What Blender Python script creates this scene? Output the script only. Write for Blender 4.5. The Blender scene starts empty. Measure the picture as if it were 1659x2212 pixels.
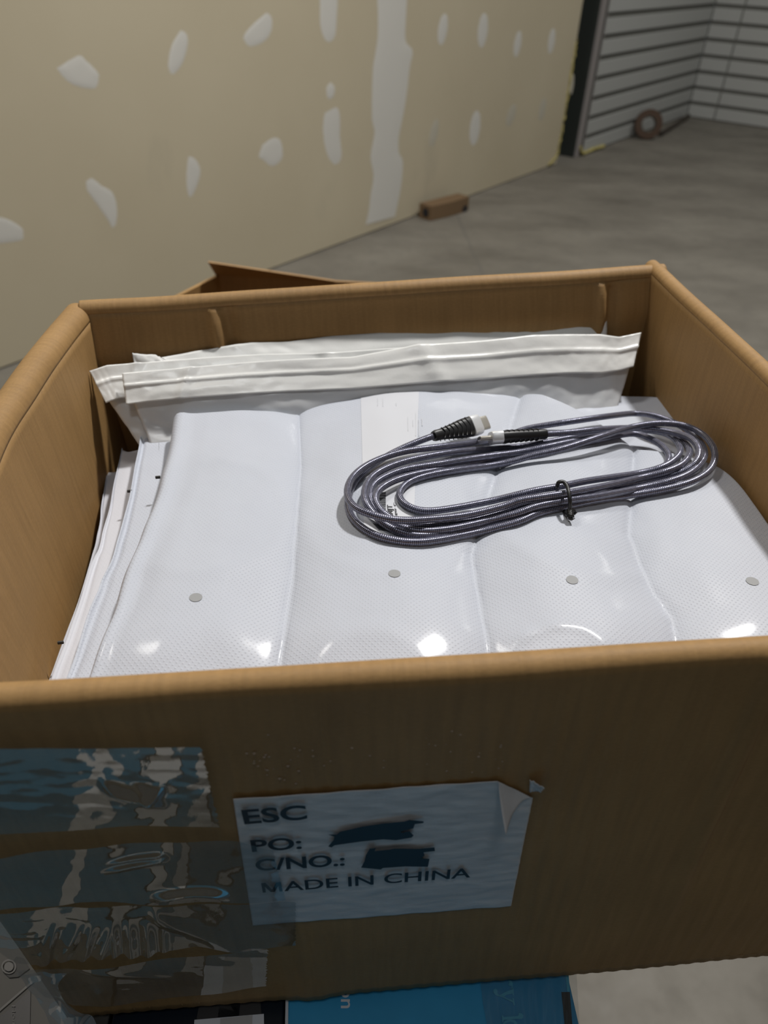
import bpy, bmesh, math, random
import numpy as np
from mathutils import Vector, Matrix, noise
from mathutils.geometry import tessellate_polygon
random.seed(4)
D = bpy.data; SC = bpy.context.scene; COL = SC.collection

# ------------------------------------------------------------------ camera
EYE = Vector((0.0, 0.0, 1.22))                       # lens height above the floor
CX, CY, F = 829.5, 1106.0, 1606.0                    # calibrated from the vanishing points (1659 x 2212 frame)
R = Matrix(((0.99796944, -0.00511008, 0.06348918),
            (-0.05337591, -0.61100765, 0.78982319),
            (0.03475631, -0.7916082, -0.61003972)))
cam_data = D.cameras.new('camera'); cam = D.objects.new('camera', cam_data); COL.objects.link(cam); SC.camera = cam
cam.matrix_world = Matrix.Translation(EYE) @ Matrix((R.col[0], -R.col[1], -R.col[2])).transposed().to_4x4()
cam_data.sensor_fit = 'HORIZONTAL'; cam_data.sensor_width = 36.0; cam_data.lens = 36.0 * F / 1659.0
cam_data.clip_start = 0.02
cam_data.dof.use_dof = True; cam_data.dof.focus_distance = 0.43; cam_data.dof.aperture_fstop = 11.5

# ------------------------------------------------------------------ world, lamps, exposure
W = D.worlds.new('hall_air'); SC.world = W; W.use_nodes = True
W.node_tree.nodes['Background'].inputs[0].default_value = (0.92, 0.97, 1.0, 1)
W.node_tree.nodes['Background'].inputs[1].default_value = 0.064
def lamp(name, loc, target, size, power, color, shape='DISK'):
    l = D.lights.new(name, 'AREA'); l.shape = shape; l.size = size; l.energy = power; l.color = color
    o = D.objects.new(name, l); COL.objects.link(o); o.location = loc
    o.rotation_euler = (Vector(target) - Vector(loc)).to_track_quat('-Z', 'Y').to_euler(); return o
lamp('hall_lamp', (1.1, 1.9, 3.95), (0.3, 1.5, 0.5), 0.24, 120, (1.0, 0.98, 0.95))
lamp('far_fill_lamp', (3.4, 4.4, 3.9), (4.2, 5.6, 0.4), 0.5, 50, (1.0, 0.98, 0.93))  # added fill light, evens out the far wall and floor
lamp('left_fill_lamp', (-1.1, 1.9, 3.9), (-1.0, 2.2, 0.6), 0.5, 33, (1.0, 0.96, 0.9))  # added fill light, brightens the beige drywall
lamp('near_hall_lamp', (-0.1, -0.7, 4.1), (0.0, 0.1, 0.6), 0.5, 9, (0.95, 0.98, 1.0))
vs = SC.view_settings
vs.view_transform = 'Standard'; vs.look = 'None'; vs.gamma = 1.0; vs.use_curve_mapping = False; vs.exposure = 0.0

# ------------------------------------------------------------------ helpers
def ray(px, py): return R @ Vector((px - CX, py - CY, F))
def at(px, py, z):                                   # point of the level z seen at that pixel
    r = ray(px, py); return EYE + r * ((z - EYE.z) / r.z)
def atp(px, py, p0, n):
    r = ray(px, py); return EYE + r * ((Vector(p0) - EYE).dot(n) / r.dot(n))
def rel(x, y, z): return Vector((x, y, z + 1.22))
def z1(X, Y, *a): return (700 + X / 3.606, 850 + Y / 3.606) + a
def z2(X, Y, *a): return (1120 + X / 3.456, 850 + Y / 3.456) + a
def z3(X, Y): return (X * .422, Y * .422)
def z4(X, Y): return (600 + X * .422, Y * .422)
def z5(X, Y): return (450 + X * .4702, 1630 + Y * .4702)
def z6(X, Y): return (X * .3858, 1600 + Y * .3858)
def nz(x, y=0., z=0., s=1.): return noise.noise(Vector((x * s, y * s, z * s)))
def sm(a, b, x):
    t = min(1, max(0, (x - a) / (b - a))); return t * t * (3 - 2 * t)

def link(o, parent=None):
    COL.objects.link(o)
    if parent is not None: o.parent = parent
    return o
def tag(o, label=None, cat=None, group=None, kind=None):
    if label: o['label'] = label
    if cat: o['category'] = cat
    if group: o['group'] = group
    if kind: o['kind'] = kind
    return o
def empty(name, loc, label, cat, group=None):
    o = D.objects.new(name, None); o.location = loc; o.empty_display_size = .02; link(o); tag(o, label, cat, group); return o
bpy_update = bpy.context.view_layer.update
def mesh(name, verts, faces, mat, parent=None, uvs=None, smooth=False):
    """verts are world coordinates; a child is stored relative to its parent's location"""
    off = Vector((0, 0, 0)); p = parent
    while p is not None: off += p.location; p = p.parent
    me = D.meshes.new(name)
    me.from_pydata([tuple(Vector(v) - off) for v in verts], [], faces)
    if uvs is not None:
        ul = me.uv_layers.new(name='UVMap')
        for l in me.loops: ul.data[l.index].uv = uvs[l.vertex_index]
    for m in (mat if isinstance(mat, (list, tuple)) else [mat]): me.materials.append(m)
    if smooth:
        for p_ in me.polygons: p_.use_smooth = True
    me.update()
    return link(D.objects.new(name, me), parent)
def grid(name, nu, nv, fn, mat, parent=None, uv=None, thick=0, offset=-1, smooth=True):
    V = []; U = []
    for j in range(nv + 1):
        for i in range(nu + 1):
            u, v = i / nu, j / nv; V.append(fn(u, v)); U.append(uv(u, v) if uv else (u, v))
    Fc = [(j*(nu+1)+i, j*(nu+1)+i+1, (j+1)*(nu+1)+i+1, (j+1)*(nu+1)+i) for j in range(nv) for i in range(nu)]
    o = mesh(name, V, Fc, mat, parent, U, smooth)
    if thick:
        m = o.modifiers.new('thickness', 'SOLIDIFY'); m.thickness = thick; m.offset = offset
    return o
def boxm(name, c, ex, ey, ez, mat, parent=None, bevel=0.0):
    """box: centre c, half axes ex, ey, ez (vectors)"""
    c, ex, ey, ez = map(Vector, (c, ex, ey, ez))
    V = [c + ex*a + ey*b + ez*d for d in (-1, 1) for b in (-1, 1) for a in (-1, 1)]
    Fc = [(0,2,3,1), (4,5,7,6), (0,1,5,4), (2,6,7,3), (0,4,6,2), (1,3,7,5)]
    o = mesh(name, V, Fc, mat, parent)
    if bevel:
        m = o.modifiers.new('bevel', 'BEVEL'); m.width = bevel; m.segments = 2
    return o
def crv(pts, t):
    """Catmull-Rom through pts (tuples or Vectors) at t in 0..1"""
    n = len(pts) - 1; s = min(max(t, 0), 1) * n; i = min(int(s), n - 1); f = s - i
    P = [Vector(pts[max(0, min(n, k))]) for k in (i-1, i, i+1, i+2)]
    return 0.5 * ((2*P[1]) + (P[2]-P[0])*f + (2*P[0]-5*P[1]+4*P[2]-P[3])*f*f + (3*P[1]-P[0]-3*P[2]+P[3])*f**3)
def lin(pts, t):
    n = len(pts) - 1; s = min(max(t, 0), 1) * n; i = min(int(s), n - 1); f = s - i
    return Vector(pts[i]).lerp(Vector(pts[i+1]), f)
def flat(name, pts, mat, parent=None):
    """a flat printed shape from world points (triangulated)"""
    tris = tessellate_polygon([[Vector(p) for p in pts]])
    return mesh(name, pts, [tuple(t) for t in tris], mat, parent)
def text(name, s, P0, xd, yd, w, h, mat, parent=None, bold=0.02, spacing=1.0):
    """lettering stretched to w by h on the plane P0 + x*xd + y*yd"""
    c = D.curves.new(name, 'FONT'); c.body = s; c.offset = bold; c.resolution_u = 5; c.space_character = spacing
    o = D.objects.new(name, c); COL.objects.link(o); bpy_update()
    me = D.meshes.new_from_object(o.evaluated_get(bpy.context.evaluated_depsgraph_get()))
    V = [v.co.copy() for v in me.vertices]; Fc = [tuple(p.vertices) for p in me.polygons]
    D.objects.remove(o); D.curves.remove(c); D.meshes.remove(me)
    x0 = min(v.x for v in V); x1 = max(v.x for v in V); y1 = max(v.y for v in V)
    xd = Vector(xd).normalized(); yd = Vector(yd).normalized()
    VV = [Vector(P0) + xd * ((v.x - x0) / (x1 - x0) * w) + yd * (v.y / y1 * h) for v in V]
    return mesh(name, VV, Fc, mat, parent)
def tube(name, pts, rad, mat, parent=None, seg=8, closed=False):
    pts = [Vector(p) for p in pts]; V = []; Fc = []; n = len(pts); up = Vector((0, 0, 1))
    for i, p in enumerate(pts):
        a = pts[(i+1) % n] if closed or i < n-1 else p; b = pts[i-1] if closed or i else p
        t = (a - b).normalized(); s = t.cross(up)
        if s.length < .1: s = t.cross(Vector((1, 0, 0)))
        s.normalize(); q = s.cross(t); r = rad(i/(n-1)) if callable(rad) else rad
        for k in range(seg):
            A = 2*math.pi*k/seg; V.append(p + (s*math.cos(A) + q*math.sin(A))*r)
    for i in range(n if closed else n-1):
        for k in range(seg):
            j = (i+1) % n; Fc.append((i*seg+k, i*seg+(k+1) % seg, j*seg+(k+1) % seg, j*seg+k))
    if not closed: Fc += [tuple(range(seg)), tuple(range((n-1)*seg, n*seg))]
    return mesh(name, V, Fc, mat, parent, None, True)

# ------------------------------------------------------------------ materials
class NT:
    def __init__(s, name):
        s.m = D.materials.new(name); s.m.use_nodes = True; s.t = s.m.node_tree; s.b = s.t.nodes['Principled BSDF']
    def n(s, typ, **kw):
        x = s.t.nodes.new('ShaderNode' + typ)
        for k, v in kw.items():
            if k in x.inputs: x.inputs[k].default_value = v
            else: setattr(x, k, v)
        return x
    def l(s, a, b): s.t.links.new(a, b)
    def coord(s, which='Object', scale=(1, 1, 1), rot=(0, 0, 0)):
        tc = s.n('TexCoord'); mp = s.n('Mapping'); mp.inputs['Scale'].default_value = scale; mp.inputs['Rotation'].default_value = rot
        s.l(tc.outputs[which], mp.inputs[0]); return mp.outputs[0]
    def noise(s, vec, scale, detail=4, rough=.55):
        x = s.n('TexNoise'); x.inputs['Scale'].default_value = scale; x.inputs['Detail'].default_value = detail
        x.inputs['Roughness'].default_value = rough; s.l(vec, x.inputs['Vector']); return x.outputs['Fac']
    def ramp(s, fac, stops):
        x = s.n('ValToRGB'); e = x.color_ramp.elements
        while len(e) < len(stops): e.new(.5)
        for k, (p, c) in enumerate(stops): e[k].position = p; e[k].color = tuple(c) + (1,)
        s.l(fac, x.inputs[0]); return x.outputs[0]
    def mix(s, fac, a, b, mode='MIX'):
        x = s.n('Mix', data_type='RGBA', blend_type=mode)
        for sock, v in ((x.inputs['Factor'], fac), (x.inputs[6], a), (x.inputs[7], b)):
            if hasattr(v, 'links'): s.l(v, sock)
            else: sock.default_value = v if isinstance(v, (int, float)) else tuple(v) + (1,)
        return x.outputs[2]
    def math(s, op, a, b=0.0):
        x = s.n('Math', operation=op)
        for k, v in enumerate((a, b)):
            if hasattr(v, 'links'): s.l(v, x.inputs[k])
            else: x.inputs[k].default_value = v
        return x.outputs[0]
    def bump(s, h, strength=.3, dist=.001, prev=None):
        x = s.n('Bump'); x.inputs['Strength'].default_value = strength; x.inputs['Distance'].default_value = dist
        s.l(h, x.inputs['Height'])
        if prev is not None: s.l(prev, x.inputs['Normal'])
        return x.outputs[0]
    def out(s, col=None, rough=None, normal=None, **kw):
        for name, v in (('Base Color', col), ('Roughness', rough), ('Normal', normal)):
            if v is None: continue
            if hasattr(v, 'links'): s.l(v, s.b.inputs[name])
            else: s.b.inputs[name].default_value = v if isinstance(v, (int, float)) else tuple(v) + (1,)
        for k, v in kw.items(): s.b.inputs[k].default_value = v
        return s.m
def plain(name, col, rough=.6, **kw): return NT(name).out(col, rough, **kw)

def m_cardboard(name, a=(.31, .180, .067), b=(.37, .218, .084), flute=1.0):
    t = NT(name); uv = t.coord('UV'); 
    st = t.noise(t.coord('UV', (1, .06, 1)), 260, 3); fib = t.noise(t.coord('UV', (.35, 1, 1)), 900, 3)
    big = t.noise(uv, 14, 4)
    c = t.ramp(big, [(.3, a), (.7, b)])
    c = t.mix(t.math('MULTIPLY', t.ramp(fib, [(.35, (0, 0, 0)), (.75, (1, 1, 1))]), .22), c, tuple(x*1.5 for x in b))
    c = t.mix(t.math('MULTIPLY', t.ramp(st, [(.4, (0, 0, 0)), (.7, (1, 1, 1))]), .32), c, tuple(x*.72 for x in a))
    n = t.bump(st, .25*flute, .0012); n = t.bump(fib, .25, .0003, n)
    return t.out(c, .62, n, **{'Specular IOR Level': .35})
M = {}
M['card'] = m_cardboard('brown_cardboard')
M['card2'] = m_cardboard('darker_cardboard', (.30, .18, .08), (.36, .22, .10))
def m_drywall():
    t = NT('unpainted_drywall'); o = t.coord('Object')
    c = t.ramp(t.noise(o, 1.3, 5), [(.3, (.47, .41, .29)), (.7, (.51, .45, .325))])
    sc = t.ramp(t.noise(t.coord('Object', (1, 1, .45), (0, .5, 0)), 2.6, 6, .6), [(.60, (0, 0, 0)), (.74, (1, 1, 1))])
    c = t.mix(t.math('MULTIPLY', sc, .22), c, (.24, .225, .18))
    return t.out(c, .85, t.bump(t.noise(o, 300, 2), .1, .0005))
M['drywall'] = m_drywall()
M['mud'] = NT('joint_compound').out((.58, .565, .52), .8)
M['mud_thin'] = NT('thin_joint_compound').out((.46, .43, .35), .8)
def m_concrete():
    t = NT('grey_concrete'); o = t.coord('Object')
    a = t.noise(t.coord('Object', (1, 2.0, 1), (0, 0, .5)), 1.6, 7, .62)
    c = t.ramp(a, [(.28, (.105, .095, .077)), (.5, (.155, .142, .118)), (.72, (.20, .185, .155))])
    b = t.noise(t.coord('Object', (1, 1, 1), (0, 0, 1.1)), 9, 6, .65)
    c = t.mix(t.math('MULTIPLY', t.ramp(b, [(.5, (0, 0, 0)), (.68, (1, 1, 1))]), .35), c, (.10, .092, .078))
    # saw-cut joint in the slab
    v = t.n('SeparateXYZ'); t.l(t.coord('Object', (1, 1, 1), (0, 0, 0)), v.inputs[0])
    j = t.math('ABSOLUTE', t.math('SUBTRACT', t.math('ADD', v.outputs[0], t.math('MULTIPLY', t.noise(o, 3, 2), .03)), .70))
    j = t.math('LESS_THAN', j, .006)
    c = t.mix(t.math('MULTIPLY', j, .5), c, (.10, .095, .085))
    return t.out(c, t.ramp(b, [(.3, (.55,)*3), (.7, (.75,)*3)]), t.bump(b, .15, .002))
M['concrete'] = m_concrete()
M['slat'] = NT('painted_slat_board').out((.40, .405, .39), .5)
M['slat_gap'] = plain('slat_groove', (.14, .14, .125), .8)
M['recess'] = plain('dark_green_recess', (.022, .027, .023), .7)
M['channel'] = plain('grey_metal_channel', (.30, .275, .265), .45)
M['foam'] = plain('yellow_foam', (.42, .36, .13), .9)
def m_film(name, col, dots=True, rough=.30, alpha=1.0, bumpv=.25):
    t = NT(name); o = t.coord('Object'); n = None
    big = t.noise(o, 18, 4); w = t.noise(o, 60, 4)
    n = t.bump(w, .10, .004)
    if dots:
        v = t.n('SeparateXYZ'); t.l(t.coord('Object', (1, 1, 1), (0, 0, .08)), v.inputs[0])
        k = 2*math.pi/.0021
        sx = t.math('SINE', t.math('MULTIPLY', t.math('ADD', v.outputs[0], v.outputs[1]), k*.7))
        sy = t.math('SINE', t.math('MULTIPLY', t.math('SUBTRACT', v.outputs[0], v.outputs[1]), k*.7))
        d = t.math('POWER', t.math('MAXIMUM', t.math('MULTIPLY', t.math('ADD', sx, sy), .5), 0.0), 3.0)
        n = t.bump(d, bumpv, .00045, n)
    c = t.ramp(big, [(.3, tuple(x*.965 for x in col)), (.7, col)])
    return t.out(c, rough, n, **{'Specular IOR Level': .3, 'Alpha': alpha, 'Coat Weight': .16, 'Coat Roughness': .13})
M['film'] = m_film('white_embossed_film', (.53, .555, .62), rough=.5, bumpv=.42)
M['film_edge'] = m_film('white_matte_film', (.61, .615, .66), True, .5, 1, .12)
M['clear_white'] = m_film('milky_bag_film', (.78, .79, .80), False, .3, .9)
M['clear_flap'] = m_film('milky_seal_film', (.86, .86, .84), False, .28, .96)
M['paper'] = plain('white_paper', (.595, .605, .645), .5)
M['ink'] = plain('black_ink', (.012, .013, .018), .5)
M['faint_ink'] = plain('show_through_print', (.56, .57, .60), .6)
M['vent'] = plain('grey_vent_dot', (.30, .305, .31), .6)
def m_label():
    t = NT('grey_label_paper'); u = t.coord('UV')
    a = t.noise(t.coord('UV', (.4, 1, 1)), 95, 4, .6); f = t.noise(u, 900, 2)
    c = t.ramp(a, [(.3, (.585, .575, .575)), (.7, (.69, .68, .675))])
    return t.out(c, .38, t.bump(f, .2, .0003, t.bump(a, .55, .0016)), **{'Specular IOR Level': .5})
M['label'] = m_label()
def m_tape(name='clear_packing_tape', ior=2.45, haze=.05):
    m = D.materials.new(name); m.use_nodes = True; t = m.node_tree; t.nodes.clear()
    t.nodes.new('ShaderNodeOutputMaterial'); o = t.nodes[0]
    tr = t.nodes.new('ShaderNodeBsdfTransparent'); tr.inputs[0].default_value = (.86, .88, .89, 1)
    gl = t.nodes.new('ShaderNodeBsdfGlossy'); gl.inputs['Roughness'].default_value = .03; gl.inputs[0].default_value = (.95, 1, 1, 1)
    df = t.nodes.new('ShaderNodeBsdfDiffuse'); df.inputs[0].default_value = (.55, .6, .65, 1)
    lw = t.nodes.new('ShaderNodeFresnel'); ge = t.nodes.new('ShaderNodeNewGeometry'); mr = t.nodes.new('ShaderNodeMapRange')
    mr.inputs['To Min'].default_value = ior; mr.inputs['To Max'].default_value = 1/ior
    t.links.new(ge.outputs['Backfacing'], mr.inputs['Value']); t.links.new(mr.outputs[0], lw.inputs['IOR'])
    mp = t.nodes.new('ShaderNodeTexNoise'); mp.inputs['Scale'].default_value = 55; mp.inputs['Detail'].default_value = 5
    tc = t.nodes.new('ShaderNodeTexCoord'); t.links.new(tc.outputs['Object'], mp.inputs['Vector'])
    bp = t.nodes.new('ShaderNodeBump'); bp.inputs['Strength'].default_value = .05; bp.inputs['Distance'].default_value = .003
    t.links.new(mp.outputs['Fac'], bp.inputs['Height']); t.links.new(bp.outputs[0], gl.inputs['Normal'])
    m1 = t.nodes.new('ShaderNodeMixShader'); m1.inputs[0].default_value = haze
    t.links.new(tr.outputs[0], m1.inputs[1]); t.links.new(df.outputs[0], m1.inputs[2])
    m2 = t.nodes.new('ShaderNodeMixShader'); t.links.new(lw.outputs[0], m2.inputs[0])
    t.links.new(m1.outputs[0], m2.inputs[1]); t.links.new(gl.outputs[0], m2.inputs[2]); t.links.new(m2.outputs[0], o.inputs[0])
    return m
M['tape'] = m_tape(); M['tape_loose'] = m_tape('wrinkled_loose_tape', 2.2, .22); M['wrap'] = m_tape('shrink_film', 1.6, .06)
def m_cord():
    t = NT('braided_nylon'); u = t.n('UVMap'); v = t.n('SeparateXYZ'); t.l(u.outputs[0], v.inputs[0])
    # UV.x carries the braid height baked from the same weave as the geometry; UV.y the strand tint
    c = t.ramp(v.outputs[0], [(.10, (.012, .012, .030)), (.5, (.062, .062, .115)), (1.0, (.62, .63, .76))])  # pale crests paint in the thread highlights, dark valleys the shade between
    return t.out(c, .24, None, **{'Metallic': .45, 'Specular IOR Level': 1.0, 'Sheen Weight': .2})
M['cord'] = m_cord()
M['rubber'] = plain('black_rubber', (.010, .010, .011), .42)
M['alu'] = plain('brushed_aluminium', (.78, .79, .81), .38, Metallic=.35)
M['shell'] = plain('nickel_shell', (.56, .53, .47), .32, Metallic=.45)
M['port'] = plain('dark_plug_opening', (.01, .01, .01), .5)
M['blue'] = NT('blue_printed_carton'); _t = M['blue']
M['blue'] = _t.out(_t.ramp(_t.noise(_t.coord('Object'), 30, 4), [(.3, (.034, .33, .62)), (.7, (.042, .38, .70))]), .45)
M['navy'] = plain('dark_navy_print', (.006, .011, .020), .3)
M['deep'] = plain('deep_blue_print', (.022, .13, .21), .45)
M['cyan'] = plain('cyan_print', (.10, .52, .74), .5)
M['white_print'] = plain('white_print', (.75, .76, .80), .45)
M['lilac'] = plain('pale_lilac_print', (.50, .485, .48), .45)
M['smoke'] = plain('smoky_grey_print', (.045, .042, .042), .4)
M['grey_print'] = plain('warm_grey_carton', (.075, .07, .062), .5)
M['grey_line'] = plain('light_grey_print', (.16, .155, .15), .5)
M['grey_dark'] = plain('dark_grey_print', (.03, .03, .028), .5)

# ------------------------------------------------------------------ the hall: floor, walls
WD = Vector((0.64683708, 0.76262821, 0)); WN = Vector((0.76262821, -0.64683708, 0))   # along the wall, out of it into the room
WDIST = 1.99 * 1.22
def wl(s, z, off=0.0): return WD * s - WN * (WDIST - off) + Vector((0, 0, z))
def wpx(px, py, off=0.0):
    p = atp(px, py, wl(0, 0, 0), WN); return p + WN * off
fl = grid('floor', 40, 40, lambda u, v: Vector((-5 + 16*u, -4 + 16*v, 0)), M['concrete'], None, lambda u, v: (u, v), 0, smooth=False)
tag(fl, kind='structure', label='grey stained concrete floor')

def slab(name, s0, s1, z0, z1_, off, th, mat, parent=None, fr=None, bev=0):
    c = wl((s0+s1)/2, (z0+z1_)/2, off - th/2)
    return boxm(name, c, WD*(s1-s0)/2, WN*th/2, Vector((0, 0, (z1_-z0)/2)), mat, parent, bev)
wall = slab('wall_left', -3.2, 5.28, 0.006, 3.3, 0, .013, M['drywall'])
tag(wall, 'beige unpainted drywall with white filler spots', kind='structure')

def patch(pts, mat=None, name='filler_spot', h=.0012):
    P = [wpx(*p) for p in pts]; n = 4 * len(P); ring = [crv(P + [P[0]], k/n) for k in range(n)]
    c = sum(ring, Vector()) / n; V = [c + WN*h]; Fc = []
    for k, rr in enumerate((.5, .85, 1.0)):
        V += [c.lerp(p, rr * (1 + .03*nz(i*.9, c.x*9))) + WN * (h, h*.75, .0001)[k] for i, p in enumerate(ring)]
    Fc += [(0, 1+(i+1) % n, 1+i) for i in range(n)]
    for k in range(2):
        Fc += [(1+k*n+i, 1+k*n+(i+1) % n, 1+(k+1)*n+(i+1) % n, 1+(k+1)*n+i) for i in range(n)]
    return mesh(name, V, [f[::-1] for f in Fc], mat or M['mud'], wall, None, True)
for P in ([(290,350),(400,285),(440,310),(500,370),(505,400),(490,450),(430,450),(370,430),(330,400)],
          [(925,155),(955,175),(960,230),(935,320),(895,375),(870,370),(862,320),(880,230)],
          [(1365,65),(1390,90),(1390,150),(1360,205),(1290,238),(1255,215),(1250,180),(1300,120)],
          [(440,930),(470,912),(520,950),(575,985),(598,1060),(595,1140),(575,1165),(555,1130),(500,1050),(450,980)],
          [(965,800),(1000,815),(1025,870),(1015,930),(985,1000),(965,1000),(955,930),(958,850)],
          [(1345,740),(1400,705),(1435,720),(1447,780),(1435,825),(1390,850),(1350,820),(1325,800)],
          [(-90,1100),(30,1120),(105,1160),(118,1190),(100,1232),(-90,1238)]):
    patch([z3(*p) for p in P])
for P in ([(215,-60),(300,-60),(300,120),(290,190),(262,215),(235,190),(218,120)],
          [(270,420),(290,445),(290,480),(275,505),(255,500),(250,450)],
          [(240,580),(300,550),(318,600),(318,700),(327,790),(315,830),(290,840),(262,810),(240,740),(232,650)]):
    patch([z4(*p) for p in P])
for (cx, cy, a, b, th, m) in ((845,150,24,82,.14,'mud'),(1050,155,25,90,.10,'mud'),(1228,225,18,68,.16,'mud'),(1402,210,17,66,.14,'mud'),
                              (800,680,20,72,.2,'mud_thin'),(1010,655,26,90,.12,'mud'),(1195,590,20,60,.3,'mud_thin'),(1355,560,16,60,.2,'mud_thin'),(1505,430,10,55,.1,'mud_thin')):
    patch([z4(cx + a*math.cos(q)*math.cos(th) + b*math.sin(q)*math.sin(th), cy - b*math.sin(q)*math.cos(th) + a*math.cos(q)*math.sin(th))
           for q in [k*math.pi/4 for k in range(8)]], M[m])
L = [(500,-120),(512,60),(510,200),(498,280),(485,380),(482,600),(495,680),(475,800),(490,900),(475,1000),(465,1080),(450,1150)]
Rr = [(670,-120),(655,100),(655,210),(690,260),(675,350),(660,480),(640,600),(620,700),(620,780),(640,830),(630,960),(600,1108)]
grid('taped_seam', 8, 66, lambda u, v: wpx(*z4(*(crv([p+(0,) for p in L], v).lerp(crv([p+(0,) for p in Rr], v), u)).xy), .0003 + .0016*(1-(2*u-1)**4)), M['mud'], wall)

# recess, metal channel and the slatted wall beyond it
rc = slab('trim_1', 5.281, 5.56, .002, 3.3, -.14, .02, M['recess']); tag(rc, kind='structure', label='dark narrow recess beside the drywall')
slab('recess_side', 5.56, 5.575, .002, 3.3, -.005, .15, M['recess'], rc)
ch = slab('trim_2', 5.575, 5.70, .002, 3.3, .004, .012, M['channel']); tag(ch, kind='structure', label='grey metal channel at the start of the slatted wall')
slab('channel_lip', 5.575, 5.59, .002, 3.3, .018, .014, M['channel'], ch); slab('channel_lip', 5.655, 5.665, .002, 3.3, .012, .008, M['recess'], ch)
sw = slab('wall_right', 5.701, 7.96, .002, 3.3, -.006, .02, M['slat_gap']); tag(sw, kind='structure', label='slatted grey wall beyond the drywall')
for k in range(24):
    z0 = -.008 + .1247*k
    slab('slat_board', 5.703, 7.945, max(.003, z0+.016), z0+.1247-.017, .006, .012, M['slat'], sw, bev=.003)
CORN = wl(7.95, 0, 0); BD = Vector((.763, -.647, 0)).normalized()
bw = boxm('wall_back', CORN + BD*2.0 + WD*.017 + Vector((0, 0, 1.65)), BD*2.0, WD*.01, Vector((0, 0, 1.648)), M['slat_gap']); tag(bw, kind='structure', label='far slatted grey wall')
pj = atp(1592, 75, CORN, WD); dj = (pj - CORN).dot(BD)
for k in range(24):
    z0 = -.008 + .1247*k
    for a, b in ((.012, dj-.006), (dj+.006, 3.95)):
        z00 = max(.003, z0+.015); z11 = z0+.1247-.015
        boxm('slat_board', CORN + BD*((a+b)/2) + Vector((0, 0, (z00+z11)/2)), BD*((b-a)/2), WD*.006, Vector((0, 0, (z11-z00)/2)), M['slat'], bw, .003)
# crumbling yellow foam along the cut edges
def foam(pts, r, parent):
    P = [crv(pts, k/60) + Vector((nz(k*.7)*.012, nz(k*.7, 5)*.008, nz(k*.9, 9)*.01)) for k in range(61)]
    return tag(tube('foam_edge', P, lambda t: r*(.6+.6*abs(nz(t*31, 3))+.3*random.random()), M['foam'], parent, 6))
foam([wl(5.278, .75, .004), wl(5.274, .5, .004), wl(5.28, .3, .004), wl(5.27, .15, .005), wl(5.25, .06, .006), wl(5.14, .02, .01)], .008, wall)
foam([wl(5.60, .07, .012), wl(5.66, .02, .02), wl(5.72, .015, .018), wl(5.85, .02, .02), wl(6.05, .015, .02)], .014, sw)

# ------------------------------------------------------------------ small things far off on the floor
def fp(px, py, z=0.0): return at(px, py, z)
a, b, c = fp(929, 478), fp(1011, 455), fp(905, 466)
e1 = (b - a); e2 = (c - a); e2 = (e2 - e1 * (e2.dot(e1)/e1.length_squared)).normalized() * .085
H_ = .078
bl = empty('cardboard_carton', tuple(a + (e1+e2)/2), 'small brown carton with a dark hole in its end, lying against the beige wall', 'box')
n_ = 10
V = []; 
for z in (0.002, H_):
    V += [a + e1*(k/n_) - e2.normalized()*(.012*math.sin(math.pi*k/n_)) + Vector((0, 0, z)) for k in range(n_+1)]
    V += [a + e1 + e2 + Vector((0, 0, z)), a + e2 + Vector((0, 0, z))]
m_ = n_ + 3
mesh('carton_body', V, [tuple(range(m_))[::-1], tuple(range(m_, 2*m_))] + [(k, (k+1) % m_, m_+(k+1) % m_, m_+k) for k in range(m_)], [plain('weathered_carton', (.15, .092, .045), .8)], bl)
q = a + e2*.42 - e1.normalized()*.001 + Vector((0, 0, H_*.5)); 
mesh('hand_hole', [q + e2.normalized()*(.022*math.cos(t)) + Vector((0, 0, .024*math.sin(t))) - e1.normalized()*.0006 for t in [k*math.pi/8 for k in range(16)]], [tuple(range(16))], M['ink'], bl)
q = a + e1*.88 + Vector((0, 0, .020)) - e2.normalized()*.0085
mesh('hand_hole', [q + e1.normalized()*(.022*math.cos(t)) + Vector((0, 0, .018*math.sin(t))) for t in [k*math.pi/8 for k in range(16)]], [tuple(range(16))], M['ink'], bl)

# roll of brown tape leaning on the slats
rp = fp(1393, 300); rc_ = rp + Vector((0, 0, .108))
roll = empty('tape_roll', tuple(rp), 'round brown roll standing on the floor against the slatted wall', 'roll')
ax = (WN*.5 - WD*.75 + Vector((0, 0, .22))).normalized(); ux = ax.cross(Vector((0, 0, 1))).normalized(); uy = ax.cross(ux).normalized()
def ring(name, ri, ro, hw, mat, parent):
    V = []; Fc = []; n = 40
    for k in range(n):
        A = 2*math.pi*k/n; d = ux*math.cos(A) + uy*math.sin(A)
        V += [rc_ + d*ri - ax*hw, rc_ + d*ro - ax*hw, rc_ + d*ro + ax*hw, rc_ + d*ri + ax*hw]
    for k in range(n):
        j = (k+1) % n
        for q in range(4): Fc.append((k*4+q, k*4+(q+1) % 4, j*4+(q+1) % 4, j*4+q))
    return mesh(name, V, Fc, mat, parent, None, False)
ring('wound_tape', .062, .108, .024, plain('brown_tape', (.065, .036, .02), .4), roll)
ring('cardboard_core', .056, .0615, .0245, plain('dark_core', (.06, .05, .035), .7), roll)
st_a, st_b = fp(1424, 296), fp(1486, 256)
stk = tube('wooden_stick', [st_a.lerp(st_b, k/8) + Vector((0, 0, .020 + .002*math.sin(k))) for k in range(9)], .018, plain('dark_wood', (.045, .035, .025), .7))
tag(stk, 'dark stick lying along the foot of the slatted wall', 'stick')
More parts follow.
